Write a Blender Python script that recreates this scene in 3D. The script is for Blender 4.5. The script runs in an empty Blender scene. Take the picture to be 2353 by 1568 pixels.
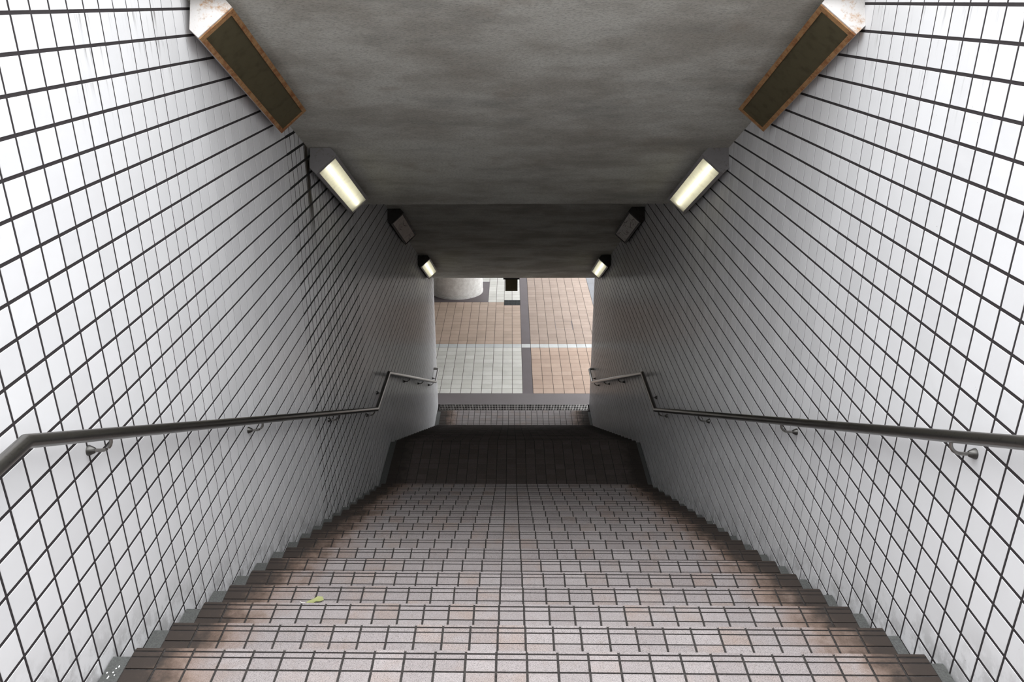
import bpy, bmesh, math, random
import numpy as np
from mathutils import Vector, Matrix

random.seed(7); rng = np.random.default_rng(7)
S = bpy.context.scene
C = S.collection

# ------------------------------------------------------------------ camera, sky, exposure
ZO = 7.4796                       # camera height above the lowest floor
cam_d = bpy.data.cameras.new('camera')
cam = bpy.data.objects.new('camera', cam_d); C.objects.link(cam)
pitch, yaw, roll = 0.3969, -0.0217, -0.0079
fw = Vector((math.sin(yaw)*math.cos(pitch), math.cos(yaw)*math.cos(pitch), -math.sin(pitch)))
rt = Vector((math.cos(yaw), -math.sin(yaw), 0)); up = rt.cross(fw)
r2 = rt*math.cos(roll)+up*math.sin(roll); u2 = -rt*math.sin(roll)+up*math.cos(roll)
M = Matrix((r2, u2, -fw)).transposed().to_4x4(); M.translation = (0, 0, ZO)
cam.matrix_world = M
cam_d.sensor_width = 36; cam_d.lens = 36*1861.66/2353; cam_d.shift_x = 39.0/2353
cam_d.clip_start = .02; cam_d.clip_end = 200
S.camera = cam
S.view_settings.view_transform = 'Standard'; S.view_settings.look = 'None'
S.view_settings.gamma = 1; S.view_settings.use_curve_mapping = False
S.view_settings.exposure = 0.0
w = bpy.data.worlds.new('sky'); S.world = w; w.use_nodes = True
# overcast sky: three times brighter overhead than at the horizon
wt = w.node_tree; bg = wt.nodes['Background']; bg.inputs[0].default_value = (.965, .98, 1, 1)
tc = wt.nodes.new('ShaderNodeTexCoord'); sx = wt.nodes.new('ShaderNodeSeparateXYZ'); wt.links.new(tc.outputs['Generated'], sx.inputs[0])
mr = wt.nodes.new('ShaderNodeMapRange'); wt.links.new(sx.outputs[2], mr.inputs[0])
SKY = 5.8
mr.inputs[1].default_value = 0; mr.inputs[2].default_value = 1; mr.inputs[3].default_value = SKY*.33; mr.inputs[4].default_value = SKY
wt.links.new(mr.outputs[0], bg.inputs[1])
try:
    S.cycles.use_denoising = True
    S.cycles.max_bounces = 10; S.cycles.diffuse_bounces = 6; S.cycles.glossy_bounces = 4
    S.cycles.transmission_bounces = 6
    S.cycles.sample_clamp_indirect = 6
except Exception: pass

# ------------------------------------------------------------------ measured sizes (z given relative to the camera, see Z())
XL, XR = -1.467, 1.560            # inner faces of the tiled walls
NL, NR = -1.393, 1.508            # ends of the tread tiles
T = .1116                         # tread tile pitch
Y1, H1, RISE, RUN = 2.3078, 2.2033, .1508, .3
YL = Y1+17*RUN                    # last nose of the upper flight
ZL = -(H1+18*RISE)                # mid landing
YE = 8.615                        # landing edge
ZB = -ZO                          # lowest floor
YB = YE+16*RUN                    # last nose of the lower flight
SL = RISE/RUN
CY0, CY1, CY2, CY3 = 3.85, 7.43, 8.405, 14.47
A1, A2 = 2.0, 2.49                # ceiling planes: z = A - SL*y
YW = 14.5                         # tunnel mouth
def Z(z): return z+ZO
def ceil_z(y):
    if y < CY1: return A1-SL*y
    if y < CY2: return A1-SL*CY1
    return A2-SL*y
def stair_z(y):
    if y < 1.1: return -H1+ (1.1-y)*SL
    if y < Y1: return -H1
    if y < YL: return -H1-(y-Y1)*SL
    if y < YE: return ZL
    if y < YB: return ZL-(y-YE)*SL
    return ZB

# ------------------------------------------------------------------ node helpers
class N:
    def __init__(s, name):
        s.m = bpy.data.materials.new(name); s.m.use_nodes = True; s.t = s.m.node_tree
        s.b = s.t.nodes['Principled BSDF']; s.out = s.t.nodes['Material Output']; s.L = s.t.links
    def n(s, typ, **k):
        o = s.t.nodes.new(typ)
        for a, v in k.items(): setattr(o, a, v)
        return o
    def set(s, sock, v):
        if isinstance(v, bpy.types.NodeSocket): s.L.new(v, sock)
        else: sock.default_value = v
    def pos(s):
        return s.n('ShaderNodeTexCoord').outputs['Object']
    def sep(s, v):
        o = s.n('ShaderNodeSeparateXYZ'); s.L.new(v, o.inputs[0]); return o.outputs
    def map(s, v, sc=(1, 1, 1), loc=(0, 0, 0)):
        o = s.n('ShaderNodeMapping'); s.L.new(v, o.inputs[0]); o.inputs['Scale'].default_value = sc; o.inputs['Location'].default_value = loc
        return o.outputs[0]
    def noise(s, v, scale, detail=3, rough=.5, col=False):
        o = s.n('ShaderNodeTexNoise'); s.L.new(v, o.inputs['Vector']); o.inputs['Scale'].default_value = scale
        o.inputs['Detail'].default_value = detail; o.inputs['Roughness'].default_value = rough
        return o.outputs['Color' if col else 'Fac']
    def m2(s, op, a, b=0., c=None, clamp=False):
        o = s.n('ShaderNodeMath', operation=op); o.use_clamp = clamp
        s.set(o.inputs[0], a); s.set(o.inputs[1], b)
        if c is not None: s.set(o.inputs[2], c)
        return o.outputs[0]
    def ramp(s, v, lo, hi, a=0., b=1.):
        o = s.n('ShaderNodeMapRange'); o.interpolation_type = 'SMOOTHSTEP'
        s.set(o.inputs[0], v); s.set(o.inputs[1], lo); s.set(o.inputs[2], hi); s.set(o.inputs[3], a); s.set(o.inputs[4], b)
        return o.outputs[0]
    def mix(s, f, a, b, mode='MIX'):
        o = s.n('ShaderNodeMix', data_type='RGBA', blend_type=mode)
        s.set(o.inputs[0], f); s.set(o.inputs[6], a if isinstance(a, bpy.types.NodeSocket) else (*a, 1)[:4]); s.set(o.inputs[7], b if isinstance(b, bpy.types.NodeSocket) else (*b, 1)[:4])
        return o.outputs[2]
    def attr(s, name='rnd'):
        o = s.n('ShaderNodeAttribute'); o.attribute_name = name; return o.outputs['Fac']
    def bump(s, h, st=.3, dist=.002):
        o = s.n('ShaderNodeBump'); o.inputs['Strength'].default_value = st; o.inputs['Distance'].default_value = dist
        s.L.new(h, o.inputs['Height']); s.L.new(o.outputs[0], s.b.inputs['Normal']); return o
    def done(s, col, rough=.5, metal=0., spec=None):
        s.set(s.b.inputs['Base Color'], col if isinstance(col, bpy.types.NodeSocket) else (*col, 1)[:4])
        s.set(s.b.inputs['Roughness'], rough); s.set(s.b.inputs['Metallic'], metal)
        if spec is not None: s.set(s.b.inputs['Specular IOR Level'], spec)
        return s.m

def plain(name, col, rough=.6, metal=0., nz=.12, scale=20):
    k = N(name); v = k.noise(k.pos(), scale, 4)
    c = k.mix(k.ramp(v, .3, .7), [x*(1-nz) for x in col], [min(1, x*(1+nz)) for x in col])
    k.bump(k.noise(k.pos(), scale*8, 2), .15, .001)
    return k.done(c, rough, metal)

# glazed white wall tile, with run-off streaks below the ceiling and grime and painted shade along the stair foot
def wall_tile_mat(name, left):
    k = N(name); p = k.pos(); x, y, z = k.sep(p)
    r = k.attr()
    c = k.mix(r, (.635, .635, .645), (.70, .70, .71))
    # black streaks washed down from the grout near the portal
    st = k.noise(k.map(p, (1, 38, 2.2)), 1.0, 5, .65)
    ylo = k.ramp(y, 2.55, 3.05) ; yhi = k.ramp(y, 3.5, 4.1, 1., 0.)
    zz = k.ramp(k.m2('ADD', z, -(ZO-.55)), 0., .75)
    lm = k.m2('MULTIPLY', k.m2('MULTIPLY', ylo, yhi), zz)
    tl = k.m2('FRACT', k.m2('MULTIPLY', k.m2('SUBTRACT', ZO-.0198, z), 1/.112))
    s1 = k.m2('MULTIPLY', k.m2('MULTIPLY', k.ramp(st, .55, .70), lm), k.ramp(tl, .0, .8, 1., .12))
    # damp patch running down from the ceiling joint
    cz = k.m2('ADD', k.m2('MULTIPLY', y, -SL), A1+ZO)
    below = k.m2('SUBTRACT', cz, z)
    yc, wd = (5.84, .050) if left else (6.6, .01)
    wob = k.m2('MULTIPLY', k.m2('SUBTRACT', k.noise(k.map(p, (1, 1, 3)), 3, 3), .5), .07)
    dd = k.m2('ABSOLUTE', k.m2('ADD', k.m2('SUBTRACT', y, yc), wob))
    leak = k.m2('MULTIPLY', k.ramp(dd, wd*.5, wd*1.6, 1., 0.), k.ramp(below, .35, .85, 1., 0.))
    haze = k.m2('MULTIPLY', k.m2('MULTIPLY', k.ramp(k.m2('ABSOLUTE', k.m2('SUBTRACT', y, 6.6)), .3, 1.6, 1., 0.), k.ramp(below, 1.2, 3.2, 1., 0.)), k.ramp(st, .45, .7, 0., .45))
    if not left: haze = k.m2('MULTIPLY', haze, .4); leak = k.m2('MULTIPLY', leak, .0)
    # grime plus mild shade painted in where the tiles meet the treads
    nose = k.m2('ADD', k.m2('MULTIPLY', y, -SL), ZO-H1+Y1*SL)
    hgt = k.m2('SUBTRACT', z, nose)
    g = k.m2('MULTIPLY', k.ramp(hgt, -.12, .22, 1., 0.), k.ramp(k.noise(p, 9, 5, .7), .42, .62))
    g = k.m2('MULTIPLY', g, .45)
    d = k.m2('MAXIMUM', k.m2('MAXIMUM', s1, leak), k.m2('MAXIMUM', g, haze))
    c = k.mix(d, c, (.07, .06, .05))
    sp = k.ramp(k.noise(p, 60, 2), .78, .80)
    c = k.mix(k.m2('MULTIPLY', sp, .6), c, (.2, .18, .16))
    bn = k.noise(p, 14, 2)
    k.bump(k.m2('ADD', bn, k.m2('MULTIPLY', k.noise(p, 260, 1), .05)), .35, .004)
    # matt-glazed: a diffuse body under a weak, slightly rough sheen
    bmp = k.b.inputs['Normal'].links[0].from_socket
    df = k.n('ShaderNodeBsdfDiffuse'); k.L.new(c, df.inputs[0]); k.L.new(bmp, df.inputs['Normal'])
    gl = k.n('ShaderNodeBsdfGlossy'); gl.inputs['Roughness'].default_value = .2; k.L.new(bmp, gl.inputs['Normal'])
    fr = k.n('ShaderNodeFresnel'); fr.inputs[0].default_value = 1.4
    mx = k.n('ShaderNodeMixShader'); k.L.new(k.m2('MULTIPLY', fr.outputs[0], .42), mx.inputs[0]); k.L.new(df.outputs[0], mx.inputs[1]); k.L.new(gl.outputs[0], mx.inputs[2])
    k.L.new(mx.outputs[0], k.out.inputs[0])
    return k.m

def tread_mat(name, a, b, tint, speck=.55, grime=True, dark=(.032, .025, .021)):
    k = N(name); p = k.pos(); x, y, z = k.sep(p)
    r = k.attr(); r2_ = k.attr('rnd2')
    c = k.mix(r, a, b)
    c = k.mix(k.m2('MULTIPLY', k.ramp(k.m2('ADD', r2_, k.m2('MULTIPLY', k.noise(p, 14, 3), .8)), 1.0, 1.75), .7), c, tint)
    wear = k.noise(p, 26, 4, .7)
    c = k.mix(k.ramp(wear, .5, .75, 0., .22), c, [q*.72 for q in tint])
    s1 = k.noise(p, 560, 1, .6); s2 = k.noise(p, 170, 2)
    sp = k.m2('MULTIPLY', k.ramp(s1, .53, .62), speck)
    c = k.mix(sp, c, (.06, .055, .055))
    c = k.mix(k.ramp(s2, .62, .74, 0., .25), c, (.50, .48, .47))
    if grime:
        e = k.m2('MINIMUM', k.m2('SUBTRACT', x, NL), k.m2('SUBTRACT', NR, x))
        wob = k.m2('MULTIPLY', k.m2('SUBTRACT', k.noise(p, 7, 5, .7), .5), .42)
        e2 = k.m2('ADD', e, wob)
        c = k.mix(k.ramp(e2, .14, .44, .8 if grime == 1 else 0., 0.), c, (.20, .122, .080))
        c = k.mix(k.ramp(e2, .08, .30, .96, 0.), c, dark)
    k.bump(s1, .5, .0015)
    return k.done(c, .75, 0., .35)

def concrete_mat(name, col):
    k = N(name); p = k.pos()
    big = k.noise(k.map(p, (.8, 1.3, 1.3)), 1.5, 6, .62)
    band = k.noise(k.map(p, (.8, 1.7, 1.7)), 1.6, 5, .65)
    fine = k.noise(k.map(p, (18, 42, 42)), 3.2, 5, .75)
    c = k.mix(k.ramp(big, .38, .66), [q*1.12 for q in col], [col[0]*.74, col[1]*.71, col[2]*.68])
    c = k.mix(k.ramp(band, .50, .78, 0., .55), c, [q*.45 for q in col])
    c = k.mix(k.ramp(k.noise(k.map(p, (1, 1, 1), (3, 7, 1)), 2.3, 4, .6), .58, .74, 0., .5), c, [col[0]*.62, col[1]*.54, col[2]*.48])
    c = k.mix(k.ramp(fine, .44, .66, 0., .5), c, [q*.30 for q in col])
    k.bump(fine, .9, .005)
    return k.done(c, .95, 0., .2)

def metal_mat(name, col, rust, rough=.42, amt=.5, sheen=.3, spec=.5):
    k = N(name); p = k.pos()
    nz = k.noise(p, 11, 6, .72); n2 = k.noise(p, 60, 4, .7)
    f = k.ramp(k.m2('ADD', nz, k.m2('MULTIPLY', n2, .25)), .78-amt*.5, .92-amt*.3)
    c = k.mix(f, col, rust); c = k.mix(k.ramp(n2, .55, .75, 0., .45), c, [q*.5 for q in rust])
    k.bump(n2, .25, .001)
    return k.done(c, k.m2('ADD', k.m2('MULTIPLY', f, .35), rough), k.m2('MULTIPLY', k.m2('SUBTRACT', 1., f), sheen), spec)

def granite_mat(name, col, joints=False):
    k = N(name); p = k.pos()
    s1 = k.noise(p, 140, 3, .8)
    c = k.mix(k.ramp(s1, .35, .65), [q*.72 for q in col], [min(1, q*1.3) for q in col])
    c = k.mix(k.ramp(k.noise(p, 2.5, 3), .35, .7, 0., .35), c, [col[0]*.8, col[1]*.77, col[2]*.72])
    return k.done(c, .6, 0., .4)

def plaza_mat(name, a, b):
    k = N(name); p = k.pos()
    c = k.mix(k.attr(), a, b)
    c = k.mix(k.ramp(k.noise(p, 3, 4, .6), .4, .7, 0., .25), c, [q*.7 for q in a])
    c = k.mix(k.ramp(k.noise(p, 90, 2), .60, .70, 0., .3), c, [q*.6 for q in a])
    return k.done(c, .6, 0., .35)

def cover_mat(name, col, lit, stain, thru=.28):
    """acrylic lamp cover: some of the tube shows through, the rest is scattered"""
    k = N(name); p = k.pos(); t = k.t
    nz = k.noise(p, 16, 4, .6)
    c = k.mix(k.ramp(nz, .45, .75, 0., .7), col, stain)
    tr = k.n('ShaderNodeBsdfTranslucent'); k.L.new(c, tr.inputs[0])
    df = k.n('ShaderNodeBsdfDiffuse'); k.L.new(c, df.inputs[0])
    gl = k.n('ShaderNodeBsdfGlossy'); gl.inputs['Roughness'].default_value = .35
    tp = k.n('ShaderNodeBsdfTransparent'); k.L.new(c, tp.inputs[0])
    m1 = k.n('ShaderNodeMixShader'); m1.inputs[0].default_value = .82 if lit else .2; k.L.new(df.outputs[0], m1.inputs[1]); k.L.new(tr.outputs[0], m1.inputs[2])
    m2 = k.n('ShaderNodeMixShader'); m2.inputs[0].default_value = thru; k.L.new(m1.outputs[0], m2.inputs[1]); k.L.new(tp.outputs[0], m2.inputs[2])
    m3 = k.n('ShaderNodeMixShader'); m3.inputs[0].default_value = .05; k.L.new(m2.outputs[0], m3.inputs[1]); k.L.new(gl.outputs[0], m3.inputs[2])
    k.L.new(m3.outputs[0], k.out.inputs[0])
    return k.m

MT = {}
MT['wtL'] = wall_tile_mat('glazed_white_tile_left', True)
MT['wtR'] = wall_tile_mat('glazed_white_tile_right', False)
k = N('dark_grout'); p = k.pos(); x_, y_, z_ = k.sep(p)
wet = k.m2('MULTIPLY', k.ramp(k.m2('ABSOLUTE', k.m2('SUBTRACT', y_, 6.35)), .85, 1.3, 1., 0.), k.ramp(x_, -1., -.9, 1., 0.))   # black mould below the leak
gc = k.mix(k.noise(p, 30, 4, .7), (.014, .011, .012), (.030, .024, .026)); gc = k.mix(k.m2('MULTIPLY', wet, .9), gc, (.004, .0035, .003))
MT['grout'] = k.done(gc, .95)
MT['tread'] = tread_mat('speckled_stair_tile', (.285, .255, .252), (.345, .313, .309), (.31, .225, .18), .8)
MT['groove'] = plain('groove_dirt', (.014, .011, .010), .95, 0, .4, 60)
MT['tgrout'] = plain('stair_grout', (.030, .026, .024), .95, 0, .5, 120)
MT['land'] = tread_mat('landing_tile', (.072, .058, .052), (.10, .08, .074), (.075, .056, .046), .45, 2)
MT['mortar'] = granite_mat('grey_mortar', (.088, .091, .088))
MT['ceil'] = concrete_mat('stained_plaster', (.60, .595, .545))
MT['granite'] = granite_mat('granite_kerb', (.155, .138, .14))
MT['darkpav'] = granite_mat('dark_pavers', (.125, .105, .11))
MT['greypav'] = granite_mat('grey_pavers', (.19, .195, .21))
MT['column'] = None
MT['orange'] = plaza_mat('orange_plaza_tile', (.42, .30, .23), (.50, .37, .29))
MT['tan'] = plaza_mat('tan_plaza_tile', (.44, .335, .26), (.52, .395, .315))
MT['orange_pale'] = plaza_mat('pale_orange_plaza_tile', (.335, .255, .205), (.395, .305, .25))
MT['pale'] = plaza_mat('pale_plaza_tile', (.62, .61, .56), (.72, .71, .665))
MT['white'] = plaza_mat('white_plaza_tile', (.53, .545, .54), (.60, .615, .61))
MT['pgrout'] = plain('plaza_grout', (.09, .07, .06), .9)
MT['steel'] = metal_mat('brushed_steel', (.26, .25, .235), (.2, .18, .16), .28, -.3, 1.0)
MT['darksteel'] = metal_mat('dark_steel', (.10, .097, .092), (.06, .055, .05), .35, -.2, .9)
MT['grate'] = metal_mat('grate_steel', (.55, .54, .52), (.3, .28, .25), .35, .2, .9)
MT['black'] = plain('black_drain_shade', (.008, .008, .008), 1.)  # near-black colour painting the shade inside the drains
MT['cast'] = plain('cast_iron', (.035, .045, .045), .6)
MT['rusty'] = metal_mat('rusty_frame', (.36, .20, .085), (.22, .085, .03), .6, .5, .1)
MT['capwhite'] = metal_mat('worn_white_enamel', (.62, .60, .585), (.45, .25, .11), .4, .32, .1)
MT['greymetal'] = metal_mat('grey_painted_metal', (.27, .26, .265), (.20, .17, .15), .5, .2, .15, .25)
MT['darkmetal'] = metal_mat('dark_painted_metal', (.055, .05, .047), (.04, .028, .02), .6, .3, .0, .08)
MT['inner'] = plain('lamp_reflector', (.75, .74, .68), .5)
MT['innerdark'] = plain('unlit_lamp_interior', (.09, .08, .05), .7)
MT['cov_lit'] = cover_mat('lit_cover', (.72, .705, .59), True, (.60, .57, .46), .07)
MT['cov_olive'] = cover_mat('olive_dirty_cover', (.17, .145, .085), False, (.10, .085, .05), .35)
MT['cov_pale'] = cover_mat('pale_dirty_cover', (.80, .76, .72), False, (.38, .33, .29), .03)
MT['cov_brown'] = cover_mat('peeling_brown_cover', (.74, .66, .60), False, (.40, .33, .30), .03)
MT['scribble'] = plain('scribble_ink', (.07, .035, .035), .8)
MT['deadtube'] = plain('dead_tube', (.22, .20, .15), .4)
k = N('lit_tube'); k.b.inputs['Emission Color'].default_value = (1, .98, .89, 1); k.b.inputs['Emission Strength'].default_value = 5.2
MT['tube'] = k.done((.9, .9, .85), .4)
k = N('column_stone'); p = k.pos()
c_ = k.mix(k.ramp(k.noise(p, 9, 6, .7), .35, .7), (.80, .79, .76), (.62, .60, .57)); c_ = k.mix(k.ramp(k.noise(p, 60, 3), .55, .7, 0., .4), c_, (.42, .40, .38))
MT['column'] = k.done(c_, .7)
MT['leaf'] = plain('leaf_green', (.30, .32, .12), .6)
MT['leafstem'] = plain('leaf_stem', (.85, .83, .78), .6)
MT['sign'] = plain('dark_olive_panel', (.12, .098, .042), .55)
MT['paint'] = plain('white_paint', (.8, .8, .78), .7)
MT['facade'] = plain('facade_plaster', (.42, .41, .39), .9)
MT['darkblocker'] = plain('dark_blocker', (.16, .155, .15), .9)  # kept dark so the added plaza wall and roof bounce little light
MT['soil'] = plain('street_surface', (.30, .30, .30), .9)

# ------------------------------------------------------------------ geometry helpers
def mesh_obj(name, V, F, mats, mi=None, rnd=None, parent=None, smooth=False):
    me = bpy.data.meshes.new(name); me.from_pydata([tuple(v) for v in V], [], [tuple(f) for f in F])
    for m in mats: me.materials.append(MT[m])
    if mi is not None: me.polygons.foreach_set('material_index', np.asarray(mi, np.int32))
    if rnd is not None:
        a = me.attributes.new('rnd', 'FLOAT', 'FACE'); a.data.foreach_set('value', np.asarray(rnd, np.float32))
        rr = np.asarray(rnd); a = me.attributes.new('rnd2', 'FLOAT', 'FACE'); a.data.foreach_set('value', np.mod(rr*7.31+.37, 1).astype(np.float32))
    if smooth: me.polygons.foreach_set('use_smooth', [True]*len(me.polygons))
    me.update()
    o = bpy.data.objects.new(name, me); C.objects.link(o)
    if parent: o.parent = parent
    return o
class MB:
    def __init__(s): s.V = []; s.F = []; s.M = []; s.R = []
    def add(s, V, F, m=0, r=None):
        b = len(s.V); s.V += [tuple(v) for v in V]
        r = random.random() if r is None else r
        for f in F: s.F.append(tuple(b+i for i in f)); s.M.append(m); s.R.append(r)
    def box(s, x0, x1, y0, y1, z0, z1, m=0, r=None):
        V = [(x, y, z) for z in (z0, z1) for y in (y0, y1) for x in (x0, x1)]
        s.add(V, [(0, 2, 3, 1), (4, 5, 7, 6), (0, 1, 5, 4), (2, 6, 7, 3), (0, 4, 6, 2), (1, 3, 7, 5)], m, r)
    def tile(s, O, U, W, Nn, u0, u1, v0, v1, h, bev=.0015, m=0, r=None):
        """raised tile in the plane O + u U + v W, height h along Nn, bevelled rim, no back"""
        O, U, W, Nn = map(np.asarray, (O, U, W, Nn))
        P = lambda u, v, n: O+U*u+W*v+Nn*n
        V = [P(u0, v0, 0), P(u1, v0, 0), P(u1, v1, 0), P(u0, v1, 0)]
        V += [P(u0, v0, h-bev), P(u1, v0, h-bev), P(u1, v1, h-bev), P(u0, v1, h-bev)]
        V += [P(u0+bev, v0+bev, h), P(u1-bev, v0+bev, h), P(u1-bev, v1-bev, h), P(u0+bev, v1-bev, h)]
        F = [(8, 9, 10, 11)]
        for i in range(4):
            j = (i+1) % 4; F += [(i, j, 4+j, 4+i), (4+i, 4+j, 8+j, 8+i)]
        if np.dot(np.cross(U, W), Nn) < 0: F = [f[::-1] for f in F]
        s.add(V, F, m, r)
    def tube(s, pts, rad, n=16, m=0, cap=True):
        pts = [Vector(p) for p in pts]; rings = []
        for i, p in enumerate(pts):
            a = (pts[i]-pts[i-1]).normalized() if i else None
            b = (pts[i+1]-pts[i]).normalized() if i < len(pts)-1 else None
            d = a if b is None else b if a is None else (a+b).normalized()
            ref = b if b is not None else a
            sc = 1/max(.3, abs(d.dot(ref)))
            q = Vector((1, 0, 0)) if abs(d.x) < .8 else Vector((0, 0, 1))
            e1 = (q-d*q.dot(d)).normalized(); e2 = d.cross(e1)
            mb = None
            if a is not None and b is not None and (a-b).length > 1e-5: mb = (a-b)-(a-b).dot(d)*d; mb.normalize()
            ring = []
            for j in range(n):
                t = 2*math.pi*j/n; v = e1*math.cos(t)*rad+e2*math.sin(t)*rad
                if mb is not None: v = v+mb*v.dot(mb)*(sc-1)
                ring.append(p+v)
            rings.append(ring)
        V = [v for r in rings for v in r]; F = []
        for i in range(len(rings)-1):
            for j in range(n):
                k = (j+1) % n; F.append((i*n+j, i*n+k, (i+1)*n+k, (i+1)*n+j))
        if cap: F += [tuple(range(n))[::-1], tuple((len(rings)-1)*n+j for j in range(n))]
        s.add(V, F, m)
    def prism(s, poly, fn, a, b, m=0, cap_m=None):
        """poly = 2-D outline, fn(u, v, t) -> point, swept from t=a to t=b"""
        n = len(poly); V = [fn(*q, a) for q in poly]+[fn(*q, b) for q in poly]
        F = [(i, (i+1) % n, n+(i+1) % n, n+i) for i in range(n)]
        s.add(V, F, m); s.add(V, [tuple(range(n))[::-1], tuple(range(n, 2*n))], m if cap_m is None else cap_m)
    def build(s, name, mats, parent=None, smooth=False):
        o = mesh_obj(name, s.V, s.F, mats, s.M, s.R, parent, False)
        bm = bmesh.new(); bm.from_mesh(o.data); 
        if s_fix.get(name.split('.')[0], True): bmesh.ops.recalc_face_normals(bm, faces=bm.faces)
        bm.to_mesh(o.data); bm.free()
        if smooth:
            o.data.polygons.foreach_set('use_smooth', [True]*len(o.data.polygons))
            try: o.data.set_sharp_from_angle(angle=math.radians(35))
            except Exception: pass
        return o
s_fix = {}
def raw(mb, name, mats, parent=None):
    return mesh_obj(name, mb.V, mb.F, mats, mb.M, mb.R, parent)
def tag(o, label, cat, group=None):
    o['label'] = label; o['category'] = cat
    if group: o['group'] = group
    return o
def struct(o, label=None):
    o['kind'] = 'structure'
    if label: o['label'] = label
    return o
def empty(name, loc):
    o = bpy.data.objects.new(name, None); C.objects.link(o); o.location = loc; o.empty_display_size = .1
    bpy.context.view_layer.update()
    return o
def adopt(e):
    """parts are modelled in world coordinates: keep them there under an Empty that stands at the thing's base"""
    inv = Matrix.Translation(e.location).inverted()
    def rec(o):
        for ch in o.children:
            if ch.parent == e: ch.data.transform(inv)
            else: ch.data.transform(inv)
            rec(ch)
    rec(e)

# ------------------------------------------------------------------ walls: real tiles, 112 mm module, on a dark grout bed
PW = .112; GH, GV = .0118, .0075     # bed joint and perpend widths
def build_wall(side):
    X, sgn = (XL, 1) if side == 'left' else (XR, -1)
    y0 = 2.0833 if side == 'left' else 2.7916
    z0 = -.0198 if side == 'left' else -.0202
    mb = MB(); dep = .0016
    yend = YW
    # backing
    bx = (X-sgn*.3, X-sgn*dep) if side == 'left' else (X-sgn*dep, X-sgn*.3)
    mb.box(min(bx), max(bx), -4.6, CY0, Z(ZB)-.3, Z(.14), 1); mb.box(min(bx), max(bx), CY0, yend-.004, Z(ZB)-.3, Z(.62), 1)
    for i in range(-62, 112):
        yc_ = y0+(i+.5)*PW
        damp = side == 'left' and 5.35 < yc_ < 7.3          # grout swollen with black dirt below the leak
        gv = (.0180 if yc_ < 6.75 else .0120) if damp else .0108 if yc_ < 3.1 else .0085 if yc_ < 3.7 else .0060
        gh = .0185 if damp else GH
        ya, yb = y0+i*PW+gv/2, y0+(i+1)*PW-gv/2
        if yb <= -4.5 or ya >= yend: continue
        yb = min(yb, yend)
        if yb-ya < .01: continue
        lo = min(stair_z(ya), stair_z(yb))-.32
        hi = .12 if yb < CY0+.1 else max(ceil_z(ya), ceil_z(yb))+.12
        j = 0
        for j in range(-14, 70):
            zb, zt = z0-(j+1)*PW+gh/2, z0-j*PW-gh/2
            if zt < lo or zb > hi or zt < ZB-.05: continue
            rr = random.random()
            dn = random.uniform(-.0003, .0003)
            mb.tile((X-sgn*dep, 0, Z(0)), (0, 1, 0), (0, 0, 1), (sgn, 0, 0), ya, yb, zb, zt, dep+dn, .0009, 0, rr)
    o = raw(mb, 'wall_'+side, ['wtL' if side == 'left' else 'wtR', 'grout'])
    struct(o)
build_wall('left'); build_wall('right')

# ------------------------------------------------------------------ ceiling (upper slope, level strip, lower slope) with the building above it
def ceil_poly():
    return [(CY0, ceil_z(CY0)), (CY1, ceil_z(CY1)), (CY1+.001, ceil_z(CY1)), (CY2, ceil_z(CY2-.01)), (CY3, A2-SL*CY3),
            (CY3, A2-SL*CY3+.55), (YW+.05, A2-SL*CY3+.55), (YW+.05, .62), (CY0, .62)]
mb = MB(); mb.prism(ceil_poly(), lambda u, v, t: (t, u, Z(v)), XL+.0, XR-.0)
struct(mb.build('ceiling', ['ceil']))
mb = MB(); mb.box(-14, 14, -12, -9, Z(-.2), Z(6.5)); struct(mb.build('wall_street_added', ['facade']))  # added out of view to block low sky light from the tunnel
# building mass either side of the shaft (keeps daylight out of the tunnel), and fronts towards the plaza
mb = MB(); mb.box(XL-4.5, XL-.3, CY0, YW, Z(ZB)-.3, Z(.62)); struct(mb.build('wall_west', ['facade']))
mb = MB(); mb.box(XR+.3, XR+4.5, CY0, YW, Z(ZB)-.3, Z(.62)); struct(mb.build('wall_east', ['facade']))
mb = MB(); mb.box(-3.6, -3.3, YW, 34, Z(ZB)-.1, Z(3.2)); struct(mb.build('wall_plaza_added', ['darkblocker']))  # unseen wall added to keep light off the column's left side

# ------------------------------------------------------------------ stairs
GT = .0085
def row(mb, ya, yb, z, mat, h=.004, first=NL, cnt=26, x0=NL):
    for j in range(cnt):
        mb.tile((0, 0, z-h), (1, 0, 0), (0, 1, 0), (0, 0, 1), x0+j*T+GT/2, x0+(j+1)*T-GT/2, ya, yb, h, .0015, mat)
def nosing(mb, ye, z, h=.004, mt=0, mg=2):
    """nosing tile: two anti-slip grooves behind the edge"""
    for j in range(26):
        r = random.random(); xa, xb = NL+j*T+GT/2, NL+(j+1)*T-GT/2
        O, U, W_, Q = (0, 0, z-h), (1, 0, 0), (0, 1, 0), (0, 0, 1)
        mb.tile(O, U, W_, Q, xa, xb, ye-.0995, ye-.002, h-.0018, .0006, mg, r)
        for a, b in ((ye-.0995, ye-.0475), (ye-.0405, ye-.0205), (ye-.0125, ye)):
            mb.tile(O, U, W_, Q, xa, xb, a, b, h, .0008, mt, r)
def riser(mb, y, zt, mt=0):
    for j in range(26):
        mb.tile((0, y-.004, 0), (1, 0, 0), (0, 0, 1), (0, 1, 0), NL+j*T+GT/2, NL+(j+1)*T-GT/2, zt-RISE+.004, zt-.006, .003, .001, mt)
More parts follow.
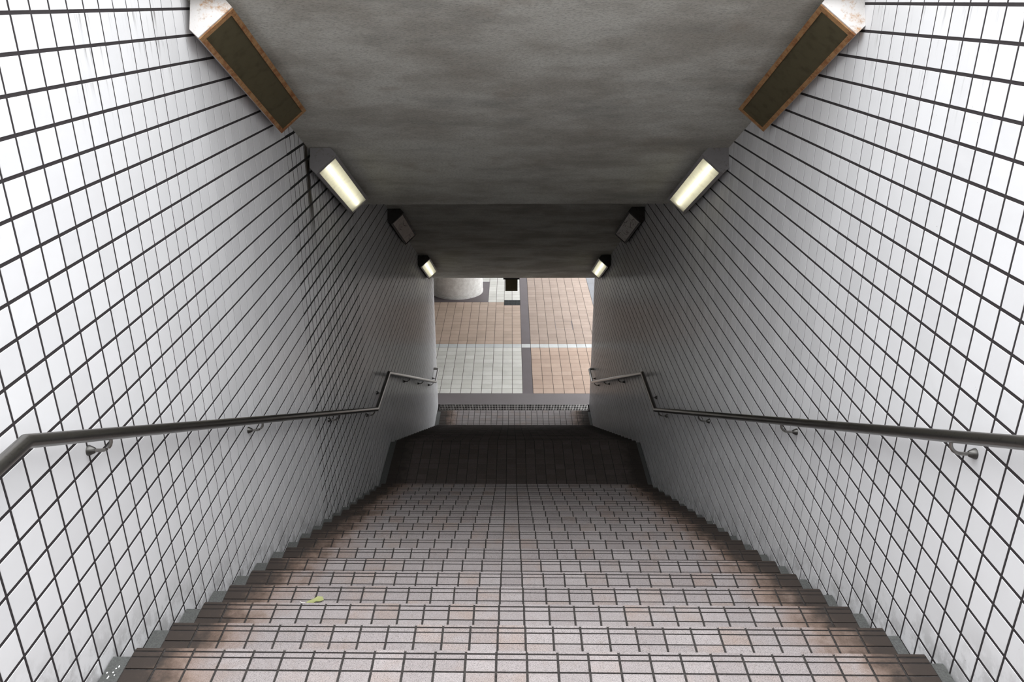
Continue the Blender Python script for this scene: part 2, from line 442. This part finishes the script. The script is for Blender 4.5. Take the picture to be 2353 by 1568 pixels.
def step(parent, yn, z, mats, depth=RUN, body=True):
    mb = MB(); zz = Z(z)
    mb.box(NL, NR, yn-depth, yn-.003, zz-RISE-.12, zz-.004, 1)
    nosing(mb, yn, zz)
    n = max(1, round((depth-.1027)/.0986)); d = (depth-.1027)/n
    for i in range(n): row(mb, yn-.1027-(i+1)*d+.0025, yn-.1027-i*d-.0025, zz, 0)
    riser(mb, yn, zz)
    return raw(mb, 'step', mats, parent)
def side_channel(parent, steps, xa, xb):
    mb = MB()
    for yn, z, depth in steps:
        mb.box(xa, xb, yn-depth-.042, yn-.042, Z(z)-RISE-.12, Z(z)-.003, 0)
    return raw(mb, 'side_channel', ['mortar'], parent)
def flight(y_first, z_first, n, mats, label, y_start=None):
    e = empty('staircase', (0, y_first+(n-1)*RUN, Z(z_first-(n-1)*RISE)-RISE))
    st = []
    for i in range(n):
        s_ = step(e, y_first+i*RUN, z_first-i*RISE, mats); st.append((y_first+i*RUN, z_first-i*RISE, RUN))
    side_channel(e, st, XL+.009, NL); side_channel(e, st, NR, XR-.009)
    adopt(e); tag(e, label, 'stairs')
    return e
TM = ['tread', 'tgrout', 'groove']
# upper flight behind the photographer, then the near landing
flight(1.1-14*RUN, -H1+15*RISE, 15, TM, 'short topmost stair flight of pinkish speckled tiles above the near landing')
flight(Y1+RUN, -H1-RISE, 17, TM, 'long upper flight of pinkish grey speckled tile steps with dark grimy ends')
LMT = ['land', 'tgrout', 'groove']
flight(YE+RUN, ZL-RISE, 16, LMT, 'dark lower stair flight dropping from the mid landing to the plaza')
def landing(name, ya, yb, z, mats, nose=True, last_riser=True, pitch=T):
    mb = MB(); zz = Z(z)
    mb.box(NL, NR, ya, yb-.003, zz-.35, zz-.004, 1)
    y = yb
    if nose: nosing(mb, yb, zz); y = yb-.1027; riser(mb, yb, zz)
    while y-pitch > ya-.02:
        row(mb, y-pitch+GT/2, y-GT/2, zz, 0); y -= pitch
    mb.box(XL+.009, NL, ya-.042, yb-.042, zz-.35, zz-.003, 3); mb.box(NR, XR-.009, ya-.042, yb-.042, zz-.35, zz-.003, 3)
    if name == 'floor':          # white paint drips on the left mortar strip
        for q_ in range(9):
            px, py = random.uniform(-1.445, -1.408), random.uniform(2.12, 2.245); r_ = random.uniform(.002, .0055)
            V = [(px+r_*random.uniform(.5, 1.1)*math.cos(a_*math.pi/3), py+1.6*r_*random.uniform(.5, 1.1)*math.sin(a_*math.pi/3), zz-.0022+.0003*q_) for a_ in range(6)]
            mb.add(V, [tuple(range(6))], 4)
        mats = mats+['paint']
    return struct(raw(mb, name, mats))
landing('floor', 1.1, Y1, -H1, ['tread', 'tgrout', 'groove', 'mortar'])
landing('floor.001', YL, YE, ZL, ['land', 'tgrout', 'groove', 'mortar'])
# lowest tiled floor in front of the drain
mb = MB(); zz = Z(ZB)
mb.box(XL, XR, YB-.3, 14.287, zz-.3, zz-.004, 1)
y = 14.283
while y > YB-.02: row(mb, y-.1095+.002, y-.0025, zz, 0); y -= .1095
mb.box(XL+.003, NL, YB-.3, 14.23, zz-.05, zz-.003, 2); mb.box(NR, XR-.003, YB-.3, 14.23, zz-.05, zz-.003, 2)
MT['tread_low'] = MT['tread']
struct(raw(mb, 'floor.002', ['tread', 'tgrout', 'mortar']))
# bed below the drain so nothing shows through, black to paint the shade there
mb = MB(); mb.box(XL-.3, XR+.3, 14.0, 14.9, Z(ZB)-.75, Z(ZB)-.6); struct(mb.build('floor.003', ['black']))
mb = MB(); mb.box(-9, XL-.3, -4.6, CY0, Z(-.2), Z(.06)); mb.box(XR+.3, 9, -4.6, CY0, Z(-.2), Z(.06)); mb.box(-9, 9, -9, -3.41, Z(-.2), Z(.05)); struct(mb.build('floor.004', ['soil']))

# ------------------------------------------------------------------ drain grate across the foot of the stairs
e = empty('drain_grate', (0, 14.41, Z(ZB)))
xa, xb, ya, yb = XL+.035, XR-.035, 14.292, 14.535
mb = MB()
for y, wd in ((ya, .006), (yb-.006, .006)): mb.box(xa, xb, y, y+wd, Z(ZB)-.03, Z(ZB)+.001)
mb.box(xa, xa+.006, ya, yb, Z(ZB)-.03, Z(ZB)+.001); mb.box(xb-.006, xb, ya, yb, Z(ZB)-.03, Z(ZB)+.001)
mb.build('grate_frame', ['grate'], e)
for y in (ya+.075, ya+.155):
    mb = MB(); mb.box(xa+.006, xb-.006, y, y+.010, Z(ZB)-.010, Z(ZB)); mb.build('bearing_bar', ['grate'], e)
mb = MB(); nb = 95
for i in range(1, nb):
    x = xa+(xb-xa)*i/nb; mb.box(x-.0035, x+.0035, ya+.006, yb-.006, Z(ZB)-.007, Z(ZB)-.001)
mb.build('cross_bars', ['grate'], e)
adopt(e); tag(e, 'long steel drain grate of small square openings across the stair foot', 'drain grate')

# ------------------------------------------------------------------ plaza pavement
PP = .2155; PX = .2395          # pitch and the joint line left of the dark strip
def paving(name, mat, xa, xb, ya, yb, py=PP, y0=None, x0=PX, clip=None):
    mb = MB(); z = Z(ZB); y0 = ya if y0 is None else y0
    mb.add([(xa, ya, z-.003), (xb, ya, z-.003), (xb, yb, z-.003), (xa, yb, z-.003)], [(0, 1, 2, 3)], 1)
    i0 = math.floor((xa-x0)/PP+1e-4); i1 = math.ceil((xb-x0)/PP-1e-4)
    ny = max(1, round((yb-ya)/py)); py = (yb-ya)/ny
    for i in range(i0, i1):
        u0, u1 = max(xa, x0+i*PP+.005), min(xb, x0+(i+1)*PP-.005)
        if u1-u0 < .02: continue
        for j in range(ny):
            mb.tile((0, 0, z-.003), (1, 0, 0), (0, 1, 0), (0, 0, 1), u0, u1, ya+j*py+.0035, ya+(j+1)*py-.0035, .003, .001, 0)
    return struct(raw(mb, name, [mat, 'pgrout']))
def slab(name, mat, xa, xb, ya, yb, dz=0.):
    mb = MB(); z = Z(ZB)+dz; mb.box(xa, xb, ya, yb, z-.12, z); return struct(mb.build(name, [mat]))
XA, XB = -5.9, 9.0
mb = MB(); mb.box(XA, XB, 14.56, 31, Z(ZB)-.3, Z(ZB)-.035); struct(mb.build('floor.020', ['pgrout']))
slab('floor.005', 'granite', XA, XB, 14.54, 15.035)
YT = 30.0
paving('floor.006', 'pale', XA, PX, 15.04, 17.44)
paving('floor.007', 'orange', PX+PP, XB, 15.04, 17.44)
paving('floor.008', 'white', XA, XB, 17.44, 17.66, .22)
paving('floor.009', 'tan', XA, PX-2*PP, 17.66, 20.55, .2065)
paving('floor.010', 'tan', PX-2*PP, PX, 17.66, 20.31, .2065)
paving('floor.011', 'orange_pale', PX+PP, 2.175, 17.66, YT, .2065)
slab('floor.012', 'darkpav', PX+.004, PX+PP-.004, 15.035, 17.445)
slab('floor.013', 'darkpav', PX+.004, PX+PP-.004, 17.655, YT)
slab('floor.014', 'darkpav', -2.46, PX-4*PP+.002, 20.555, 22.27)
paving('floor.015', 'pale', PX-4*PP, PX-2*PP, 20.55, YT)
paving('floor.016', 'pale', PX-2*PP, PX, 20.715, YT)
paving('floor.017', 'pale', XA, PX-4*PP, 22.28, YT)
paving('floor.018', 'pale', XA, -2.465, 20.55, 22.28)
# grey pavers at the far right edge, joints in a larger pattern
mb = MB(); z = Z(ZB)
mb.box(2.18, XB, 17.66, YT, z-.12, z-.002, 1)
for i in range(0, 26):
    for j in range(30):
        off = .0 if i % 2 == 0 else .32
        u0, u1 = 2.185+i*.165, 2.185+(i+1)*.165-.004; v0 = 17.66+j*.64-off
        if v0+.635 < YT and v0 >= 17.6: mb.tile((0, 0, z-.002), (1, 0, 0), (0, 1, 0), (0, 0, 1), u0, u1, v0, v0+.634, .002, .001, 0)
struct(raw(mb, 'floor.019', ['greypav', 'granite']))
# small cast-iron channel cover on the plaza
e = empty('channel_cover', (.01, 20.51, Z(ZB)))
xa, xb, ya, yb = PX-2*PP+.006, PX-.006, 20.315, 20.71
mb = MB(); mb.box(xa, xb, ya, yb, Z(ZB)-.1, Z(ZB)-.031); mb.build('pit_shade', ['black'], e)  # solid black block painting the darkness under the grating
for a, b in ((xa, (xa+xb)/2-.002), ((xa+xb)/2+.002, xb)):
    mb = MB(); mb.box(a, b, ya, ya+.008, Z(ZB)-.03, Z(ZB)); mb.box(a, b, yb-.008, yb, Z(ZB)-.03, Z(ZB))
    mb.box(a, a+.005, ya, yb, Z(ZB)-.03, Z(ZB)); mb.box(b-.005, b, ya, yb, Z(ZB)-.03, Z(ZB))
    mb.box(a, b, (ya+yb)/2-.006, (ya+yb)/2+.006, Z(ZB)-.03, Z(ZB)-.001)
    for i in range(1, 11):
        x = a+(b-a)*i/11; mb.box(x-.004, x+.004, ya+.008, yb-.008, Z(ZB)-.03, Z(ZB)-.001)
    mb.build('grating', ['cast'], e)
adopt(e); tag(e, 'small dark cast iron channel cover set between tan and pale plaza tiles', 'drain cover')
# an odd patch of three tiles outlined in the orange paving: dark joints
e = None
mb = MB()
for x in (1.531-.02, PX+4*PP-.004): mb.box(x, x+.020 if x > 1.4 else x+.010, 18.57, 19.15, Z(ZB)-.002, Z(ZB)+.0008)
mb.box(PX+4*PP, 1.525, 18.562, 18.572, Z(ZB)-.002, Z(ZB)+.0008); mb.box(PX+4*PP, 1.525, 19.148, 19.158, Z(ZB)-.002, Z(ZB)+.0008)
o = mb.build('access_cover', ['darkpav']); tag(o, 'tiled access cover outlined by dark joints in the orange paving', 'access cover')

# ------------------------------------------------------------------ round stone column
def lathe(mb, cx, cy, prof, n=96, m=0, seams=0):
    V = []; F = []
    for r, z in prof:
        for j in range(n):
            t = 2*math.pi*j/n; V.append((cx+r*math.cos(t), cy+r*math.sin(t), z))
    for i in range(len(prof)-1):
        for j in range(n):
            k = (j+1) % n; F.append((i*n+j, i*n+k, (i+1)*n+k, (i+1)*n+j))
    F.append(tuple(range(n))[::-1]); F.append(tuple((len(prof)-1)*n+j for j in range(n)))
    mb.add(V, F, m)
e = empty('column', (-1.515, 21.46, Z(ZB)))
mb = MB(); lathe(mb, -1.515, 21.46, [(.71, Z(ZB)+.065), (.72, Z(ZB)+.072), (.72, Z(ZB)+4.2)]); mb.build('shaft', ['column'], e, True)
mb = MB(); lathe(mb, -1.515, 21.46, [(.722, Z(ZB)-.01), (.728, Z(ZB)+.055), (.715, Z(ZB)+.063)]); mb.build('base_ring', ['column'], e, True)
adopt(e); tag(e, 'thick round pale stone column standing on a dark square of paving', 'column')
mb = MB(); mb.box(-5.9, 2.3, YW+.9, 30, Z(ZB)+4.2, Z(ZB)+4.6); o = mb.build('ceiling.001', ['darkblocker']); struct(o)  # unseen roof added to dim the daylight on the plaza

# ------------------------------------------------------------------ small sign box hung just outside the lower ceiling edge
e = empty('hanging_sign', (.002, 14.62, Z(-5.09)))
mb = MB(); mb.box(-.15, .155, 14.56, 14.70, Z(-4.846), Z(-4.2)); mb.build('mounting_plate', ['darkmetal'], e)
mb = MB(); mb.box(-.114, .119, 14.60, 14.67, Z(-5.089), Z(-4.846)); mb.build('panel', ['sign'], e)
adopt(e); tag(e, 'dark olive sign box hanging from the lower ceiling edge before the plaza', 'sign')

# ------------------------------------------------------------------ handrails
def rail_z(y):
    if y < 1.0: return -1.145+(1.0-y)*SL
    if y < 1.99: return -1.145
    if y < 7.38: return -1.145-SL*(y-1.99)
    if y < 8.26: return -1.145-SL*(7.38-1.99)
    if y < 13.32: return -1.145-SL*(7.38-1.99)-SL*(y-8.26)
    return -1.145-SL*(7.38-1.99)-SL*(13.32-8.26)
RR = .0215
def handrail(side):
    X, W_, sg = (XL+.087, XL, -1) if side == 'left' else (XR-.090, XR, 1)
    e = empty('handrail', (W_, 7.8, Z(rail_z(7.8))))
    pts = [(X, y, Z(rail_z(y))) for y in (-2.2, 1.0, 1.99, 7.38, 8.26, 13.32)]
    yE, zE = 13.90, Z(rail_z(13.4))
    pts += [(X, yE-.04, zE), (X+sg*.004, yE-.02, zE), (X+sg*.014, yE-.006, zE), (X+sg*.03, yE, zE), (W_+sg*.002, yE, zE)]
    mb = MB(); mb.tube(pts, RR, 20); mb.build('rail', ['steel'], e, True)
    ys = [-.6, 1.3, 2.42, 3.95, 5.72, 7.25, 7.89, 9.93, 11.45, 12.9, 13.62]
    if side == 'right': ys = [-.6, 1.3, 2.395, 3.92, 5.67, 7.21, 7.79, 10.1, 11.6, 12.95, 13.62]
    for y in ys:
        zr = Z(rail_z(y)); zw = zr-.066
        mb = MB(); p = []
        for a in range(0, 100, 15):
            t = math.radians(a); p.append((X+sg*(.045-.045*math.sin(t))*1.0, y, zw+.045*(1-math.cos(t))))
        p = [(W_+sg*.004, y, zw), (X+sg*.05, y, zw)]+p[0:]+[(X, y, zr-RR+.004)]
        mb.tube(p, .0065, 10); b = mb.build('bracket', ['steel'], e, True)
        mb = MB(); n = 20; V = []; F = []
        prof = [(.0190, -.002), (.0190, .003), (.0105, .022), (.0065, .026)]
        for r, d in prof:
            for j in range(n):
                t = 2*math.pi*j/n; V.append((W_-sg*d, y+r*math.cos(t), zw+r*math.sin(t)))
        for i in range(len(prof)-1):
            for j in range(n):
                k = (j+1) % n; F.append((i*n+j, i*n+k, (i+1)*n+k, (i+1)*n+j))
        F.append(tuple(range(n))); F.append(tuple((len(prof)-1)*n+j for j in range(n)))
        mb.add(V, F); mb.build('rosette', ['darksteel'], b, True)
    adopt(e)
    tag(e, 'stepped steel tube handrail on the wall whose grout has the black leak streak' if side == 'left' else
        'stepped steel tube handrail on the cleaner right-hand tiled wall', 'handrail')
handrail('left'); handrail('right')

# ------------------------------------------------------------------ corner lamps between wall and sloping ceiling
sv = np.array([0, 1/math.hypot(1, SL), -SL/math.hypot(1, SL)]); nv = np.array([0, sv[2], -sv[1]])
SEC = [(0, 0), (.150, 0), (.190, .046), (.042, .187), (0, .147)]
def lamp(side, kpl, s0, dx, dn, frame, cap, cover, inner, lit, label, scribble=None, L=1.30):
    a = A1 if kpl == 1 else A2
    c0 = np.array([0, 0, a]); c0 = c0-sv*(c0@sv)
    X, sg = (XL, 1) if side == 'L' else (XR, -1)
    def P(x, n, s): return tuple(c0+sv*s+nv*(n+dn)+np.array([X+sg*(x+dx), 0, ZO]))
    e = empty('corner_lamp', P(0, 0, s0+L/2))
    A, B = np.array(SEC[2]), np.array(SEC[3]); D = (B-A)/np.linalg.norm(B-A); Wd = np.linalg.norm(B-A)
    Q = np.array([-D[1], D[0]]);
    if Q@np.array([1, 1]) < 0: Q = -Q        # outward from the corner
    def F_(u, d, s): q = A+D*u+Q*d; return P(q[0], q[1], s)
    # housing: open tray (shell walls along the corner, closed ends)
    mb = MB(); lip = .006
    th = .004
    outer = [SEC[2], SEC[1], SEC[0], SEC[4], SEC[3]]
    for i in range(4):
        (x0_, n0_), (x1_, n1_) = outer[i], outer[i+1]
        mid = np.array([.085, .085]); 
        i0 = np.array((x0_, n0_)); i1 = np.array((x1_, n1_)); j0 = i0+(mid-i0)*.04; j1 = i1+(mid-i1)*.04
        mb.prism([i0, i1, j1, j0], lambda u, v, t: P(u, v, t), s0+.002, s0+L-.002)
    mb.build('housing', [cap], e)
    # reflector inside
    mb = MB(); mb.prism([(.02, .02), (.14, .012), (.142, .016), (.024, .024)], lambda u, v, t: P(u, v, t), s0+.02, s0+L-.02)
    mb.prism([(.02, .02), (.024, .024), (.016, .140), (.012, .138)], lambda u, v, t: P(u, v, t), s0+.02, s0+L-.02)
    mb.build('reflector', [inner], e)
    # end caps with folded lip
    for q, (sa, sb) in enumerate(((s0-.004, s0+.002), (s0+L-.002, s0+L+.004))):
        mb = MB(); mb.prism(SEC, lambda u, v, t: P(u, v, t), sa, sb)
        mb.prism([tuple(A+Q*-.012), tuple(A+Q*-.0005), tuple(B+Q*-.0005), tuple(B+Q*-.012)], lambda u, v, t: P(u, v, t), sa-.003, sb)
        mb.build('end_cap', [cap], e)
    # front frame of four members, raised above the cover
    fr, fh, fe = .024, .006, .045
    mb = MB()
    def bar(u0, u1, s1, s2):
        V = [F_(u, d, s) for s in (s1, s2) for d in (-.001, fh) for u in (u0, u1)]
        mb.add(V, [(0, 2, 3, 1), (4, 5, 7, 6), (0, 1, 5, 4), (2, 6, 7, 3), (0, 4, 6, 2), (1, 3, 7, 5)])
    bar(0, fr, s0, s0+L); bar(Wd-fr, Wd, s0, s0+L); bar(fr, Wd-fr, s0, s0+fe*.7); bar(fr, Wd-fr, s0+L-fe*.45, s0+L)
    mb.build('frame', [frame], e)
    mb = MB(); V = [F_(u, d, s) for s in (s0+fe*.6, s0+L-fe*.4) for d in (-.004, -.001) for u in (fr*.8, Wd-fr*.8)]
    mb.add([V[2], V[3], V[7], V[6]], [(0, 1, 2, 3)])
    cv = mb.build('cover', [cover], e)
    cen = (A+B)/2-Q*.025
    mb = MB(); mb.tube([P(cen[0], cen[1], s0+.04), P(cen[0], cen[1], s0+L-.07)], .014, 16); mb.build('tube', ['tube' if lit else 'deadtube'], e, True)
    if scribble:
        for st in scribble:
            pts = [F_(fr+u*(Wd-2*fr), .0005, s0+fe*.7+v*(L-fe*1.1)) for u, v in st]
            mb = MB()
            for i in range(len(pts)-1):
                p0, p1 = Vector(pts[i]), Vector(pts[i+1]); d = (p1-p0).normalized()
                nn = Vector(F_(0, 1, 0))-Vector(F_(0, 0, 0)); nn.normalize(); w_ = d.cross(nn)*.0026
                mb.add([p0-w_-d*.002, p1-w_+d*.002, p1+w_+d*.002, p0+w_-d*.002], [(0, 1, 2, 3)])
            raw(mb, 'scribble', ['scribble'], cv)
    adopt(e); tag(e, label, 'lamp')
# scribble strokes on the right-hand cover (u across from ceiling side to wall side, v down the slope)
def uv(pts):
    """strokes noted on the photographed cover; corners: top-ceiling (718,345), top-wall (1043,645), bottom-ceiling (215,1085), bottom-wall (513,1365)"""
    a, b, c, d = map(np.array, ((718., 345.), (1043., 645.), (215., 1085.), (513., 1365.)))
    out = []
    for q in pts:
        q = np.array(q, float); u, v = .5, .5
        for _ in range(20):
            f = (1-u)*(1-v)*a+u*(1-v)*b+(1-u)*v*c+u*v*d-q
            J = np.array([-(1-v)*a+(1-v)*b-v*c+v*d, -(1-u)*a-u*b+(1-u)*c+u*d]).T
            s_ = np.linalg.solve(J, -f); u += s_[0]; v += s_[1]
        out.append((u, v))
    return out
SCR = [uv(s_) for s_ in (
    [(875, 550), (800, 585), (812, 650), (855, 700), (855, 745), (820, 735), (760, 650), (750, 700), (745, 790), (765, 850), (700, 820), (640, 790)],
    [(645, 598), (610, 650), (545, 660), (530, 700), (545, 745), (490, 755)],
    [(585, 750), (570, 800)],
    [(460, 915), (480, 975), (520, 1010), (560, 1060), (620, 1080), (630, 1040), (600, 1000), (590, 940), (640, 950), (670, 1010), (610, 1000)],
    [(345, 960), (380, 1000), (350, 1050), (300, 1010), (330, 1075), (265, 1080)], [(390, 1010), (430, 1050)], [(620, 840), (660, 900)])]
PEEL = [[(.15, .20), (.3, .27), (.36, .34), (.28, .40), (.18, .43)], [(.30, .28), (.52, .30), (.6, .36)], [(.62, .25), (.78, .36), (.70, .42)], [(.12, .85), (.35, .80), (.40, .90)], [(.55, .88), (.62, .97)]]
lamp('L', 1, 3.50, .025, .0, 'rusty', 'capwhite', 'cov_olive', 'innerdark', False, 'large unlit rusty lamp with worn white end cap above the streaked left wall')
lamp('R', 1, 3.50, .0, .004, 'rusty', 'capwhite', 'cov_olive', 'innerdark', False, 'large unlit rusty lamp at the top of the right wall')
lamp('L', 1, 5.69, .02, .004, 'greymetal', 'greymetal', 'cov_lit', 'inner', True, 'glowing grey corner lamp at the upper ceiling end, beside the black leak streak')
lamp('R', 1, 5.74, .0, .0, 'greymetal', 'greymetal', 'cov_lit', 'inner', True, 'glowing grey corner lamp at the upper ceiling end on the right wall')
lamp('L', 2, 9.45, -.0, .0, 'darkmetal', 'darkmetal', 'cov_brown', 'innerdark', False, 'unlit dark corner lamp with a peeling brown cover', PEEL)
lamp('R', 2, 9.38, -.0, .004, 'darkmetal', 'darkmetal', 'cov_pale', 'innerdark', False, 'unlit dark corner lamp with scribbles on its pale cover', SCR)
lamp('L', 2, 12.58, -.0, .01, 'greymetal', 'darkmetal', 'cov_lit', 'inner', True, 'small glowing lamp at the tunnel mouth nearest the round column')
lamp('R', 2, 12.60, -.0, .01, 'greymetal', 'darkmetal', 'cov_lit', 'inner', True, 'small glowing lamp at the tunnel mouth on the right wall')

# ------------------------------------------------------------------ fallen leaf and paint drips
e = empty('leaf', (-.945, 3.085, Z(-H1-3*RISE)))
zl = Z(-H1-3*RISE)+.002
mb = MB()
out = [(-.045, 0, .002), (-.03, -.012, .006), (-.008, -.02, .010), (.008, -.010, .012), (.03, -.016, .013), (.048, 0, .004), (.044, .02, .012), (.02, .026, .016), (0, .016, .012), (-.03, .01, .008)]
ang = math.radians(15)
V = [(-.945+x*math.cos(ang)-y*math.sin(ang), 3.085+x*math.sin(ang)+y*math.cos(ang), zl+z*.8) for x, y, z in [(.95*a_, .9*b_, c__) for a_, b_, c__ in out]]
cN = (-.945, 3.087, zl+.004); V.append(cN)
mb.add(V, [(i, (i+1) % 10, 10) for i in range(10)])
lf = raw(mb, 'blade', ['leaf'], e)
mb = MB(); mb.tube([(-.985, 3.075, zl+.004), (-1.0, 3.075, zl+.003), (-1.012, 3.083, zl+.003)], .0022, 6); mb.build('stalk', ['leafstem'], e)
adopt(e); tag(e, 'single fallen yellow-green leaf on a tile step of the upper flight', 'leaf')
